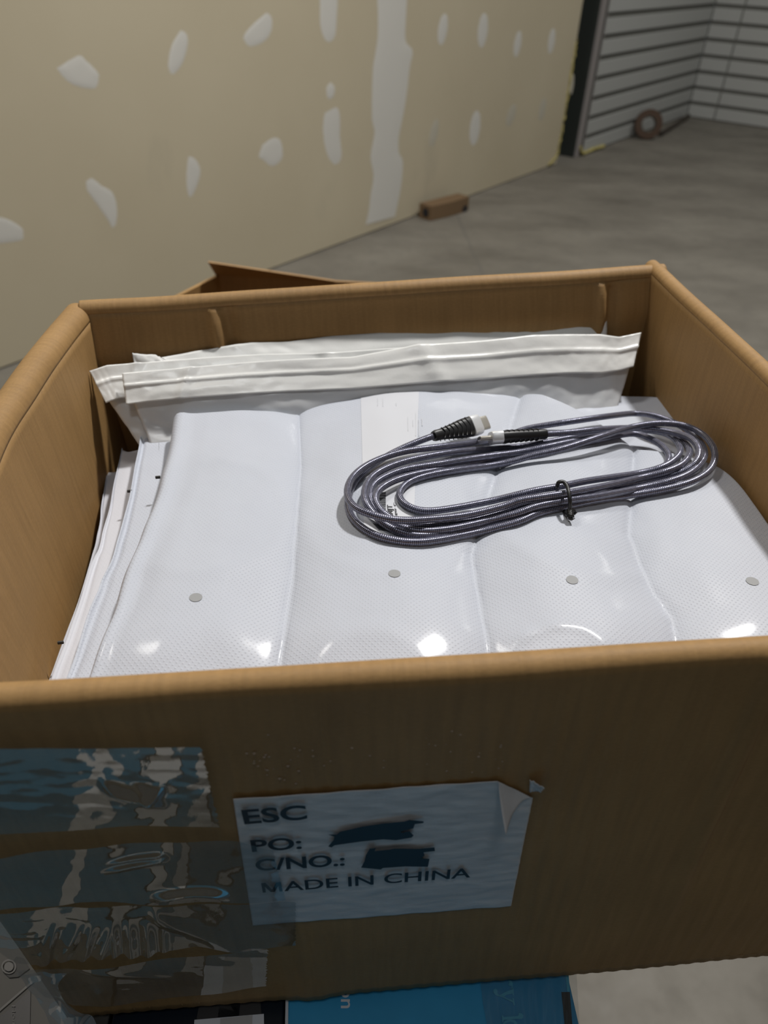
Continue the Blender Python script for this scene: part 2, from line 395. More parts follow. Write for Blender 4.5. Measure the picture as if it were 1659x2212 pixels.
for k, (px, py) in enumerate(((709, 531), (738, 519))):
    p = fp(px, py); V = []
    bm = bmesh.new(); bmesh.ops.create_icosphere(bm, subdivisions=2, radius=1)
    for v in bm.verts: v.co = Vector((v.co.x*.012, v.co.y*.010, v.co.z*.020)) * (1 + .45*nz(v.co.x*2+k*7, v.co.y*2, v.co.z*2)) + p + Vector((0, 0, .018))
    me = D.meshes.new('rubble_bit'); bm.to_mesh(me); bm.free(); me.materials.append(M['grey_dark'])
    o = link(D.objects.new('rubble_bit', me)); tag(o, ('dark crumb at the foot of the beige wall, nearer the open boxes', 'dark crumb at the foot of the beige wall, nearer the small carton')[k], 'debris', 'crumbs at the foot of the beige wall')

# ------------------------------------------------------------------ the open carton behind
ob = empty('cardboard_box', tuple(rel(-.2, 1.0, -1.22)), 'open brown cardboard box standing behind the full box, only its corner showing', 'box')
ZB = -.46
A_ = at(470, 592, 1.22+ZB); B_ = at(700, 604, 1.22+ZB); C_ = at(375, 640, 1.22+ZB)
e1 = (B_-A_).normalized()*.42; e2 = (C_-A_); e2.z = 0; e2 = e2.normalized()*.34
def panel(name, p, q, z0, z1_, th, mat, par, lean=Vector((0, 0, 0))):
    d = (q-p).normalized(); nrm = Vector((d.y, -d.x, 0))
    P = [Vector((x.x, x.y, 0)) for x in (p, q)]
    V = [P[0]+Vector((0,0,z0)), P[1]+Vector((0,0,z0)), P[1]+lean+Vector((0,0,z1_)), P[0]+lean+Vector((0,0,z1_))]
    V += [v + nrm*th for v in V]
    return mesh(name, V, [(0,1,2,3),(7,6,5,4),(0,4,5,1),(1,5,6,2),(2,6,7,3),(3,7,4,0)], mat, par, [(v.x+v.y, v.z) for v in V])
zt = 1.22 + ZB
panel('side_panel', A_, A_+e1, .0, zt, .006, M['card2'], ob); panel('side_panel', A_, A_+e2, .0, zt, -.006, M['card'], ob)
panel('side_panel', A_+e2, A_+e1+e2, .0, zt, .006, M['card2'], ob); panel('side_panel', A_+e1, A_+e1+e2, .0, zt, -.006, M['card2'], ob)
boxm('bottom_panel', A_+(e1+e2)/2 - Vector((0, 0, zt-.006)), e1/2, e2/2, Vector((0, 0, .004)), M['card2'], ob)
T0 = at(452, 566, zt+.035); lean = Vector((T0.x-A_.x, T0.y-A_.y, 0))
e3 = B_ - A_; tv = [A_ - e3*.01, A_ + e3*1.1, A_ + e3*1.1 + Vector((0, 0, .002)) + lean*.1, A_ - e3*.01 + lean*.9 + Vector((0, 0, .035))]
tn = Vector((e3.y, -e3.x, 0)).normalized()*.006
mesh('top_flap', tv + [v + tn for v in tv], [(0,1,2,3),(7,6,5,4),(0,4,5,1),(1,5,6,2),(2,6,7,3),(3,7,4,0)], M['card2'], ob, [(v.x+v.y, v.z) for v in tv]*2)

# ------------------------------------------------------------------ the product boxes the full box stands on
TILT = .04
def topz(x): return -.5165 + TILT*x                    # tilted top of the stack (relative to the lens)
def carton(name, x0, x1, y0, y1, h, mat, label, group, dz=0.0):
    o = empty(name, tuple(rel((x0+x1)/2, (y0+y1)/2, topz((x0+x1)/2)-h+dz)), label, 'box', group)
    V = [rel(x + (0 if t else TILT*-h*0), y, topz(x) + dz - (0 if t else h)) for t in (0, 1) for y in (y0, y1) for x in (x0, x1)]
    b_ = mesh('carton_body', V, [(0,2,3,1),(4,5,7,6),(0,1,5,4),(2,6,7,3),(0,4,6,2),(1,3,7,5)], mat, o)
    m = b_.modifiers.new('bevel', 'BEVEL'); m.width = .0012; m.segments = 2
    return o
def tp(px, py, up=.0008):                              # the point of the stack top under a pixel
    n = Vector((-TILT, 0, 1)); p = atp(px, py, rel(0, 0, topz(0)+up), n); return p
bb = carton('product_box', -.0315, .1435, -.16, .40, .115, M['blue'], 'blue product box with white and cyan lettering under the right half of the full box', None)
nb = carton('product_box', -.137, -.0335, -.16, .40, .115, M['navy'], 'near-black product box with pale printed shapes between the blue and the grey box', None)
gb = carton('product_box', -.42, -.139, .118, .40, .115, M['grey_print'], 'dark grey product box with a printed ring at the lower left', None)
fb = carton('product_box', -.42, -.139, -.16, .1165, .115, M['deep'], 'deep blue product box with a pale stripe, in front of the grey one', None)
lb = empty('shipping_box', tuple(rel(-.14, .12, -1.22)), 'plain brown cardboard box carrying the product boxes', 'box')
hz = 1.22 + topz(-.14) - .115
V = [Vector((x, y, z)) for z in (0, 1) for y in (-.16, .40) for x in (-.42, .14)]
V = [Vector((v.x, v.y, 0.001 if v.z == 0 else 1.22 + topz(v.x) - .1155)) for v in V]
mesh('carton_body', V, [(0,2,3,1),(4,5,7,6),(0,1,5,4),(2,6,7,3),(0,4,6,2),(1,3,7,5)], M['card2'], lb, [(v.x+v.y, v.z) for v in V])

# print on the blue box
mesh('white_edge_line', [tp(617, 2150), tp(623, 2150), tp(622, 2260), tp(615, 2260)], [(0, 3, 2, 1)], M['white_print'], bb)
p0 = tp(737, 2131); text('lettering', 'on', p0, tp(737, 2178) - p0, tp(755, 2150) - tp(737, 2150), (tp(737, 2178)-p0).length, (tp(757, 2150)-tp(738, 2150)).length, M['white_print'], bb, .012)
def t3(X, Y, up=.0012): return tp(1000 + X*.1808, 2050 + Y*.1808, up)
for poly in ([(590,465),(604,466),(609,552),(592,550)], [(592,482),(592,532),(520,548),(478,578),(436,552),(520,508)],
             [(592,588),(608,588),(622,672),(605,672)], [(598,640),(604,615),(520,585),(450,545),(418,560),(500,590)],
             [(450,545),(428,548),(412,528),(414,500),(402,478),(382,472),(364,490),(364,520),(385,548),(420,566)],
             [(540,372),(562,370),(582,382),(596,410),(592,470),(576,476),(580,440),(560,442),(544,428),(556,400)],
             [(466,793),(480,795),(486,812),(640,802),(664,795),(668,765),(700,768),(722,790),(722,820),(700,838),(640,836),(486,848),(482,872),(468,872)],
             [(560,842),(620,850),(650,880),(655,940),(600,960),(500,960),(476,930),(478,890),(500,858)]):
    flat('serif_lettering', [t3(*p) for p in poly], M['cyan'], bb)
flat('serif_lettering', [t3(X, Y, .0016) for X, Y in ((570,868),(610,880),(625,930),(580,945),(520,942),(500,910),(520,880))], M['blue'], bb)
mesh('cyan_edge', [tp(1221, 2098), tp(1228, 2098), tp(1231, 2142), tp(1225, 2142)], [(0, 3, 2, 1)], M['cyan'], bb)
mesh('dark_edge_strip', [tp(1213, 2143), tp(1231, 2143), tp(1240, 2262), tp(1225, 2262)], [(0, 3, 2, 1)], M['grey_dark'], bb)
# shrink wrap sagging over its right end
def wrapf(u, v):
    x0 = 1034 + 30*v**1.5; x = x0 + (1243 + 10*v - x0)*u; y = 2085 + 190*v
    p = tp(x, y, .002); return p + Vector((0, 0, .0016*(1+nz(u*17+2*v, v*1.5, 3)) + .0012*math.sin(u*38+2*math.sin(v*3))*sm(.2, .6, u)))
grid('shrink_wrap', 70, 40, wrapf, M['wrap'], bb)

# print on the dark box
flat('printed_shape', [tp(*p) for p in ((424,2205),(432,2160),(452,2130),(520,2090),(556,2090),(566,2205))], M['smoke'], nb)
flat('printed_shape', [tp(*p) for p in ((470,2200),(478,2140),(500,2110),(530,2090),(538,2090),(520,2150),(516,2200))], M['navy'], nb)
flat('printed_panel', [tp(x, y, .0012) for x, y in ((420,2203),(570,2190),(572,2330),(412,2330))], M['white_print'], nb)
flat('printed_panel', [tp(x, y, .0016) for x, y in ((476,2200),(545,2193),(540,2330),(470,2330))], M['lilac'], nb)
flat('printed_band', [rel(x, y, topz(x)+.0009) for x, y in ((-.190, .116), (-.188, -.15), (-.168, -.15), (-.166, .116))], M['lilac'], fb)
for x0, x1 in ((-.101, -.086), (-.136, -.117)):        # pale bands in front of the box, mirrored by the glossy tape
    flat('printed_band', [rel(x, y, topz(x)+.0009) for x, y in ((x0, .148), (x0-.0008, .02), (x0, -.15), (x1, -.15), (x1-.002, .02), (x1, .148))], M['lilac'], nb)
flat('printed_band', [rel(x, y, topz(x)+.0009) for x, y in ((-.1168, .148), (-.1168, -.15), (-.1012, -.15), (-.1020, .02), (-.1012, .148))], M['deep'], nb)
flat('printed_band', [rel(x, y, topz(x)+.0009) for x, y in ((-.084, .148), (-.084, -.15), (-.036, -.15), (-.036, .148))], M['deep'], nb)
# print on the grey box
def ringflat(cx, cy, r0, r1, mat, n=28, up=.0010):
    V = [tp(cx + r*math.cos(2*math.pi*k/n), cy + r*1.0*math.sin(2*math.pi*k/n), up) for r in (r0, r1) for k in range(n)]
    return mesh('printed_ring', V, [(k, n+k, n+(k+1) % n, (k+1) % n) for k in range(n)], mat, gb)
def disc(cx, cy, r, mat, up=.0010): return flat('printed_disc', [tp(cx + r*math.cos(t), cy + r*math.sin(t), up) for t in [k*math.pi/12 for k in range(24)]], mat, gb)
flat('printed_shape', [tp(*p) for p in ((8,2100),(20,2112),(40,2110),(64,2092),(52,2070),(36,2066))], M['grey_dark'], gb)
ringflat(19, 2088, 13, 16, M['grey_line'], up=.0014); disc(19, 2088, 10, M['grey_line'], .0016)
flat('printed_line', [tp(*p) for p in ((-20,2196),(70,2118),(73,2121),(-20,2202))], M['grey_line'], gb)
flat('printed_shape', [tp(*p) for p in ((-60,2240),(20,2180),(66,2138),(64,2240))], M['smoke'], gb)
p0 = tp(25, 2172, .0014); text('lettering', 'Hom', p0, tp(28, 2230) - p0, tp(38, 2180) - tp(25, 2180), .0125, .0022, M['grey_line'], gb, .0)

# ------------------------------------------------------------------ the full cardboard box
def rim(x, y): return rel(x, y, -.2185 + TILT*x)
DN = Vector((TILT, 0, -1)); BH = .2885
box = empty('cardboard_box', tuple(rel(.05, .38, topz(.05)+.002)), 'large open brown cardboard box full of white plastic bags, white label on its front', 'box')
def wallpart(plan, nrm_sign, s_uv, L_, disp, flaplen, nu, bulge, s0=0., s1=1., fs0=.01, fs1=.99, RO=.0052):
    """plan: rim polyline seen from above; outward normal to its right * nrm_sign"""
    n = len(plan)-1
    def base(s):
        p = crv([(x, y, 0) for x, y in plan], s); q = crv([(x, y, 0) for x, y in plan], min(1, s+.01)); q0 = crv([(x, y, 0) for x, y in plan], max(0, s-.01))
        t = (q - q0).normalized(); return rim(p.x, p.y), Vector((t.y, -t.x, 0))*nrm_sign
    K = 60
    def prof(v):        # returns inward offset, depth, outward share
        if v < .80: d = RO + (BH-RO)*(1-v/.80); return 0.0, d
        A = (v-.80)/.20*math.pi; return RO*(1-math.cos(A)), RO*(1-math.sin(A))
    def f(u, v):
        s = s0 + (s1-s0)*u; p, nr = base(s); off, d = prof(v)
        return p - nr*(off+.0014) + DN*d + nr*disp(s*L_, d)*(1 if v < .8 else max(0, 1-(v-.8)/.1)*1) + Vector((0, 0, .0012*nz(s*L_*14, 3.3*L_)*sm(.5, .9, v)))
    def fuv(u, v): off, d = prof(v); return (u*L_ + s_uv, -d if v < .8 else off)
    # uneven v sampling: dense at the crest
    o = grid('side_panel', nu, K, lambda u, v: f(u, VV(v)), M['card'], box, lambda u, v: fuv(u, VV(v)), .0028, 0)
    def g(u, v):
        s = fs0 + (fs1-fs0)*u; p, nr = base(s); d = RO + flaplen*v
        b_ = bulge(s, v)*sm(0, .045, v)
        return p - nr*(2*RO + .0014 + b_) + DN*d + Vector((0, 0, .0012*nz(s*L_*14, 3.3*L_)*(1-sm(0, .05, v))))
    o2 = grid('folded_flap', nu, 40, g, M['card'], box, lambda u, v: (u*L_+s_uv+.3, v*flaplen), .0028, 0)
    return o, o2
def VV(v): return v/.7*.80 if v < .7 else .80 + (v-.7)/.3*.20

FL, FR, BR, BL = (-.1725, .1755), (.285, .186), (.273, .611), (-.194, .560)
# front: crease at x=.16 falling back to its right, bottom edge warp, slight crest waves
def dfront(s, d):
    x = FL[0] + s
    r = .0007*nz(x*11, d*7) + .00022*math.sin(x*2*math.pi/.0085 + 2*nz(x*20, d*3))*sm(.01, .03, d)
    r += .0004*nz(x*30, d*150)*sm(.02, .10, d)*.7
    c_ = x - (.158 + .02*d)
    k = 1 - sm(.13, .24, d)
    r += k*(.0022*math.exp(-(c_/.004)**2) - .0050*sm(0, .010, c_)*(1-sm(.04, .12, c_)))
    r += .002*math.exp(-((x+.028)/.012)**2)*sm(.255, .285, d)
    return r
wallpart([FL, (-.02, .1785), (.14, .1820), FR], 1, 0, .4526, dfront, .17, 260, lambda s, v: .004*math.sin(3.14*v)*math.sin(3.14*s) + .0008*nz(s*8, v*3))
# back: two flap creases
def bback(s, v):
    x = BL[0] + (BR[0]-BL[0])*s; r = .009*sm(0, .16, v) + .003*v
    for c0, dr in ((-.089, .008), (.2055, -.007)):
        k = x - c0 - dr*v*1.0
        r += .0055*math.exp(-(k/.004)**2) - .0045*math.exp(-((k-.008)/.006)**2) + .0035*sm(-.01, .012, -k if c0 > 0 else k)*0
    r += .0016*math.exp(-((v-.16-.18*(s))/.03)**2)*(1-sm(.18, .24, s)) + .0009*nz(s*9, v*4)
    return r
wallpart([BL, (-.04, .578), (.12, .594), BR], -1, .6, .47, lambda s, d: .0006*nz(s*9, d*5), .19, 240, bback, fs0=.022, fs1=.985, RO=.0065)
# left side, bowed outwards by its load
PL = [FL, (-.193, .27), (-.2085, .36), (-.2105, .43), (-.2095, .50), (-.2065, .556)]
def bleft(s, v):
    e = sm(.86, 1.0, s); return .006*math.sin(2.6*v)*sm(0, .2, s) + .010*e*sm(.25, .9, v) + .0009*nz(s*9, v*4)
wallpart(PL, -1, 1.3, .40, lambda s, d: .0007*nz(s*9, d*5), .215, 160, bleft, fs0=.01, fs1=.955, s1=.985, RO=.0095)
PR = [BR, (.279, .48), (.283, .33), FR]
wallpart(PR, -1 if False else -1, 2.0, .425, lambda s, d: .0006*nz(s*9, d*5), .20, 160, lambda s, v: .002*math.sin(3*v)+.0007*nz(s*9, v*4, 7), fs0=.005, fs1=.985)
# bottom
V = [rim(*p) + DN*(BH-.001) for p in (FL, FR, BR, BL)] ; V += [v + Vector((0, 0, .004)) for v in V]
mesh('bottom_panel', V, [(3,2,1,0),(4,5,6,7),(0,1,5,4),(1,2,6,5),(2,3,7,6),(3,0,4,7)], M['card2'], box, [(v.x, v.y) for v in V])
# torn corner and scuffs on the left rim
def crumple(name, px, py, sx, sy):
    c = atp(px, py, rim(-.205, .40), Vector((-TILT, 0, 1))) + Vector((0, 0, .0015))
    return grid(name, 14, 14, lambda u, v: c + Vector(((u-.5)*sx, (v-.5)*sy, .0016*nz(u*4, v*4, px) - .004*((2*u-1)**2)*((2*u-1)**2) - .002*(2*v-1)**4)), M['card'], box, lambda u, v: (u*sx, v*sy), .0008)

# shipping label on the front
PF = rel(-.02, .1785, -.3); nF = Vector((.0105, -.4526, 0)).normalized()
def fpx(px, py, up=.0017): return atp(px, py, PF, nF) + nF*up
TL, TR, BRp, BLp = z5(115,189), z5(1505,92), z5(1388,682), z5(205,770)
def q2(u, v, a=TL, b=TR, c=BRp, d=BLp):
    return (Vector(a).lerp(Vector(b), u)).lerp(Vector(d).lerp(Vector(c), u), v)
a3, b3, c3_, d3 = fpx(*TL), fpx(*TR), fpx(*BRp), fpx(*BLp)
def lab(u, v, up=0.0):
    p = a3.lerp(b3, u).lerp(d3.lerp(c3_, u), v); x, z = p.x, p.z
    e = max(0, u + (1-v) - 1.87)
    return p + nF*(up + .0004*nz(x*90, z*210) + .0003*nz(x*30, z*60) + .06*e*e*18) - Vector((e*.12, 0, e*.10))
lbl = grid('shipping_label', 150, 130, lab, M['label'], box, lambda u, v: (u*.133, -v*.118), .00018, 1)
lbl['label'] = 'white paper label with black lettering and two inked-out lines'
def ltext(s, p, q, hgt, bold=.025):
    P = fpx(*z5(*p), .0032); Q = fpx(*z5(*q), .0032); up = fpx(*z5(p[0]-hgt*.12, p[1]-hgt), .0032)
    xd = (Q-P); yd = (up-P); yd = yd - xd*(yd.dot(xd)/xd.length_squared)
    text('lettering', s, P, xd, yd, xd.length, yd.length, M['ink'], lbl, bold)
ltext('ESC', (168,287), (456,264), 66); ltext('PO:', (203,415), (431,400), 54)
ltext('C/NO.:', (222,503), (626,478), 53); ltext('ADE IN CHINA', (350,597), (1198,534), 44, .012)
for quad in ((0, .16, 0, 0, 1), (.84, 1, .84, 0, 1), (.0, .22, .40, 1, 0), (.78, 1.0, .40, 1, 0)):
    if quad[3] == 0: a0, a1 = quad[0], quad[1]; pts = [(a0, 0), (a1, 0), (a1, 1), (a0, 1)]
    else: a0, a1 = quad[0], quad[1]; pts = [(a0, 1), (a1, 1), (.60, .0), (.40, .0)]
    flat('lettering', [fpx(*z5(252 + 90*x - 8*y, 603 - 6*x - 44*y), .0033) for x, y in pts], M['ink'], lbl)
for poly in ([(550,335),(590,335),(605,322),(700,300),(800,285),(900,275),(920,268),(985,275),(985,283),(945,288),(938,308),(880,322),(886,330),(920,320),(940,340),(930,350),(860,362),(800,358),(700,368),(580,385),(565,395),(550,390),(575,360),(578,346)],
             [(740,400),(768,398),(762,412),(830,405),(850,400),(960,402),(1035,395),(1037,412),(985,418),(990,432),(975,445),(1012,448),(1005,485),(900,483),(800,490),(790,497),(700,488),(715,460),(722,430)]):
    flat('marker_scribble', [fpx(*z5(*p), .0033) for p in poly], M['ink'], lbl)
# curled torn corner of the label
grid('torn_corner', 10, 10, lambda u, v: fpx(*z5(1470+55*u, 95+55*v), .0022 + .004*u*(1-v) + .001*nz(u*5, v*5)), M['label'], lbl, lambda u, v: (u*.02, v*.02), .0003, 1)

# clear packing tape
def tape(top, bot, nu, nv, disp, jag=0.0, label=None):
    T = [p + (0,) for p in top]; B = [p + (0,) for p in bot]
    def f(u, v):
        a = lin(T, u); b = lin(B, u); p = a.lerp(b, v)
        if u == 1: p.x += jag*nz(v*40, 2.1)*2
        return fpx(*z6(p.x, p.y), .0040 + disp(p.x, p.y, u, v))
    o = grid('packing_tape', nu, nv, f, M['tape'], box, None, 0)
    if label: o['label'] = label
    return o
def rip(x, y, k=1.0): return k*.00022*nz(x*.006, y*.022) + .00005*nz(x*.015, y*.04, 4)
tape([(-300,0),(0,-6),(500,-6),(900,-10),(1130,-12)], [(-300,490),(0,475),(400,455),(800,425),(1235,437)], 120, 60,
     lambda x, y, u, v: rip(x, y) + .0035*math.exp(-((y-200-60*math.sin((x-600)*.008))/28)**2)*sm(560, 680, x)*(1-sm(860, 940, x)) + .002*math.exp(-(((x-830)-(y-240)*.7)/35)**2)*sm(180, 220, y)*(1-sm(300, 340, y)), 10)
tape([(-300,640),(0,610),(370,560),(650,540),(950,515),(1330,520),(1530,560)], [(-300,935),(0,905),(300,875),(450,855),(800,868),(1300,862),(1600,850)], 150, 60,
     lambda x, y, u, v: rip(x, y) + .0016*math.exp(-((y-650+.25*(x-760))/16)**2)*sm(540, 700, x)*(1-sm(900, 960, x)) + .0012*math.exp(-((y-615+.2*(x-760))/12)**2)*sm(560, 700, x)*(1-sm(880, 950, x))
     + .003*math.exp(-((y-800-.0006*(x-1080)**2)/22)**2)*sm(830, 950, x)*(1-sm(1200, 1330, x)) + .0006*math.sin(x*.012+y*.004), 6)
def r3(x, y, u, v):
    k = sm(.25, .7, v)*sm(200, 300, x)*(1-sm(900, 960, x))
    return rip(x, y) + k*.0022*(.5+.5*math.sin((x + .35*(y-1000)*(1 if x < 640 else -.2))*.062 + nz(x*.01)*2)) + .0016*math.exp(-((y-930-(x-860)*.42)/34)**2)*sm(820, 900, x)*(1-sm(1150, 1300, x)) + .0005*math.sin(x*.015)
tape([(-300,960),(0,922),(400,882),(800,880),(1000,878),(1400,866),(1655,860)], [(-300,1000),(0,1130),(100,1190),(240,1215),(330,1175),(430,1180),(520,1155),(680,1150),(780,1165),(900,1130),(1100,1110),(1300,1140),(1655,1105)], 220, 60, r3, 8)
tape([(105,1236),(300,1240),(600,1225),(900,1185),(1200,1150),(1500,1130)], [(260,1395),(420,1440),(600,1440),(850,1415),(1130,1378),(1490,1338)], 140, 50,
     lambda x, y, u, v: rip(x, y) + .0012*math.exp(-((y-1250-.10*(x-600))/14)**2)*sm(380, 560, x)*(1-sm(860, 1000, x)) + .0006*math.sin(x*.011+1), 10)
Lc = [(110,1238,2),(175,1310,3),(255,1400,6),(330,1490,12),(450,1570,16),(560,1690,20)]
Rc = [(390,1242,2),(345,1300,5),(430,1370,12),(520,1425,10),(590,1480,16),(640,1720,22)]
def curl(u, v):
    a = crv(Lc, v); b = crv(Rc, v); p = a.lerp(b, u)
    return fpx(*z6(p.x, p.y), .0042 + p.z*.0006 + .006*math.sin(math.pi*u)*sm(.15, .5, v)*math.cos(v*9) + .0015*nz(u*3, v*7))
tt = grid('packing_tape', 40, 90, curl, M['tape_loose'], box); tt['label'] = 'loose twisted end of tape hanging off the corner'
# paint-like specks of grit on the front
bmv = []; bmf = []
for k in range(60):
    px = random.choice((random.uniform(530, 1100), random.uniform(540, 660), random.uniform(900, 1090))); py = 1650 + (px-540)*-.06 + random.gauss(0, 22)
    c = fpx(px, py, .0003); r = random.uniform(.0003, .0008); n0 = len(bmv); t1 = Vector((1, 0, 0)); t2 = Vector((0, 0, 1))
    for q in range(6): bmv.append(c + t1*r*math.cos(q) + t2*r*math.sin(q)*.7)
    bmv.append(c + nF*r*.8)
    bmf += [(n0+q, n0+(q+1) % 6, n0+6) for q in range(6)]
sp = mesh('grit_specks', bmv, bmf, plain('pale_grit', (.42, .33, .25), .6), box); sp['kind'] = 'stuff'

# ------------------------------------------------------------------ bags lying in the box
def pyth(e, r): 
    k = max(0., 1 - e/r); return 1 - math.sqrt(max(0., 1 - k*k))
CR1 = [at(645, 868, .935), at(650, 1000, .935), at(632, 1250, .935), at(600, 1450, .935), at(560, 1640, .935)]
CR2 = [at(1130, 840, .935), at(1090, 960, .935), at(1020, 1193, .935), at(1038, 1300, .935), at(1070, 1480, .935)]
CR3 = [at(1372, 957, .935), at(1360, 1150, .935), at(1403, 1261, .935), at(1454, 1330, .935), at(1480, 1480, .935)]
def crx(C, y):
    for a, b in zip(C, C[1:]):
        if b.y <= y <= a.y: return a.x + (b.x-a.x)*(a.y-y)/(a.y-b.y)
    return C[0].x if y > C[0].y else C[-1].x
RINGS = [(at(450, 1120, .935), .050), (at(840, 1120, .935), .052), (at(1240, 1130, .935), .05), (at(800, 1490, .935), .03)]
def top_relief(x, y):
    xs = [-.15, crx(CR1, y), crx(CR2, y), crx(CR3, y), .30]; z = 0
    for a, b in zip(xs, xs[1:]):
        if a <= x <= b:
            t = (x-a)/(b-a); z = .0105*(math.sin(math.pi*t)**.6) - .006
    for c in xs[1:4]: w = .5 + .5*nz(y*14, c*9); z += .0003*w*math.exp(-((x-c-.003*nz(y*22, c*5))/.006)**2)
    for c, r in RINGS:
        d = math.hypot(x-c.x, (y-c.y)*.9) - r; z += .0005*math.exp(-(d/.006)**2)
    z += .0022*nz(x*16, y*11, 1.7) + .0007*nz(x*45, y*30, 4)
    z += -.010*sm(.27, .20, y)                                     # sinks towards the front wall
    g = at(1195, 1395, .93); dd = math.hypot((x-g.x)/1.6, y-g.y+.01); z += .0016*math.exp(-((dd-.014)/.003)**2)*(.5+nz(x*60, y*60))
    return z
ZT = .9375
def ztop(x, y): return ZT + top_relief(x, y)
def z2nd(x, y): return .919 + .02*(x+.1) + .0016*nz(x*14, y*12, 8) + .0004*nz(x*50, y*40)
def bag(name, zf, left, back, right, front, th, mat, label, seed, rl=.009, nu=150, nv=110, lip=.0028):
    def xy(z, pts): 
        return [at(p[0], p[1], z) if len(p) == 2 else rel(p[0], p[1], 0) for p in pts]
    zc = zf(0.05, .4)
    Lp, Bp, Rp, Fp = (xy(zc, k) for k in (left, back, right, front))
    c00, c10, c01, c11 = Bp[0], Bp[-1], Fp[0], Fp[-1]
    def XY(u, v):
        l = lin(Lp, v) if False else crv(Lp, v); r = crv(Rp, v); b = crv(Bp, u); f = crv(Fp, u)
        bi = (c00*(1-u)+c10*u)*(1-v) + (c01*(1-u)+c11*u)*v
        return l*(1-u) + r*u + b*(1-v) + f*v - bi
    V = []; U = []; idx = {}
    uu = [0, .003, .008, .015, .024, .034, .046, .06] + [.075 + .925*k/(nu-8) for k in range(nu-7)]
    NU = len(uu) - 1
    for side in (0, 1):
        for j in range(nv+1):
            for i in range(NU+1):
                edge = i in (0, NU) or j in (0, nv)
                if side and edge: idx[(1, i, j)] = idx[(0, i, j)]; continue
                u, v = uu[i], j/nv; p = XY(u, v); W_ = (XY(1, v) - XY(0, v)).length; eL = u*W_; eB = v*.3; eR = (1-u)*W_
                zt_ = zf(p.x, p.y)
                if side == 0:
                    drop = th*.5*pyth(eL, rl*(1+.5*nz(v*5, seed))) 
                    drop = max(drop, th*.5*pyth(eB, .004), th*.5*pyth(eR, .006))
                    g = lip*(.6+.7*nz(v*4, seed+3))*math.exp(-((eL-.016-.004*nz(v*6, seed+9))/.006)**2)
                    z = zt_ - drop - g + lip*.5*math.exp(-((eL-.007)/.004)**2)*(1-sm(.0, .12, 0))
                else: z = zt_ - th
                if edge: z = zt_ - th*.5
                w = .0016*nz(v*9, seed*3.1)*(1-u) * (1 if i < 30 else 0)
                idx[(side, i, j)] = len(V); V.append(Vector((p.x + w, p.y + (.002*nz(u*12, seed)*(1-v) if j < 3 else 0), z))); U.append((p.x, p.y))
    Fc = [(idx[(0,i,j)], idx[(0,i,j+1)], idx[(0,i+1,j+1)], idx[(0,i+1,j)]) for j in range(nv) for i in range(NU)]
    Fc += [(idx[(1,i,j)], idx[(1,i+1,j)], idx[(1,i+1,j+1)], idx[(1,i,j+1)]) for j in range(nv) for i in range(NU)]
    c = rel(.05, .35, 0); 
    o = mesh(name, [v - Vector((c.x, c.y, zc-th)) for v in V], Fc, mat, None, U, True); o.location = (c.x, c.y, zc-th)
    return tag(o, label, 'bag', 'white bags lying in the box')
GLAY = 'white bags lying in the box'
top = bag('plastic_bag', ztop, [(371,886),(345,1023),(305,1127),(265,1223),(216,1358),(158,1493),(120,1580)],
    [(371,886),(500,876),(620,870),(652,862),(700,845),(800,838),(950,833),(1090,828),(1175,848)],
    [(1175,848),(1280,898),(1390,948),(1500,985),(.267,.395,0),(.268,.30,0),(.266,.194,0)],
    [(120,1580),(.0,.193,0),(.13,.194,0),(.266,.194,0)], .013, M['film'], 'white embossed plastic bag on top of the pile, the cable lying on it', 1.3, nu=240, nv=200)
b2 = bag('plastic_bag', z2nd, [(300,920),(276,1063),(234,1201),(191,1300),(118,1498),(90,1580)],
    [(300,920),(335,910),(368,906),(600,878),(900,858),(1200,852),(1350,862),(1455,872)],
    [(1455,872),(1500,935),(1560,1010),(1620,1085),(.268,.30,0),(.271,.197,0)],
    [(90,1580),(.0,.197,0),(.271,.197,0)], .015, M['film'], 'white plastic bag second from the top, its corner showing behind the cable at the right', 4.2)
b3 = bag('plastic_bag', lambda x, y: z2nd(x, y) - .018 + .0008*nz(x*11, y*9, 5), [(262,955),(234,1075),(210,1167),(190,1213),(142,1352),(81,1501),(55,1580)],
    [(262,955),(288,961),(500,935),(.2,.46,0)], [(.2,.46,0),(.25,.33,0),(.262,.200,0)], [(55,1580),(.0,.20,0),(.262,.200,0)], .015, M['film_edge'],
    'white plastic bag third from the top, showing as a narrow edge at the left', 7.7, nu=90, nv=90)
b4 = bag('plastic_bag', lambda x, y: z2nd(x, y) - .036, [(231,1001),(217,1075),(204,1152),(185,1215),(140,1350),(75,1510),(50,1580)],
    [(231,1001),(247,1007),(450,985),(.19,.44,0)], [(.19,.44,0),(.24,.33,0),(.262,.202,0)], [(50,1580),(.0,.202,0),(.262,.202,0)], .016, M['film_edge'],
    'lowest white plastic bag in view, a short sliver beside the left wall of the box', 9.1, nu=70, nv=70)

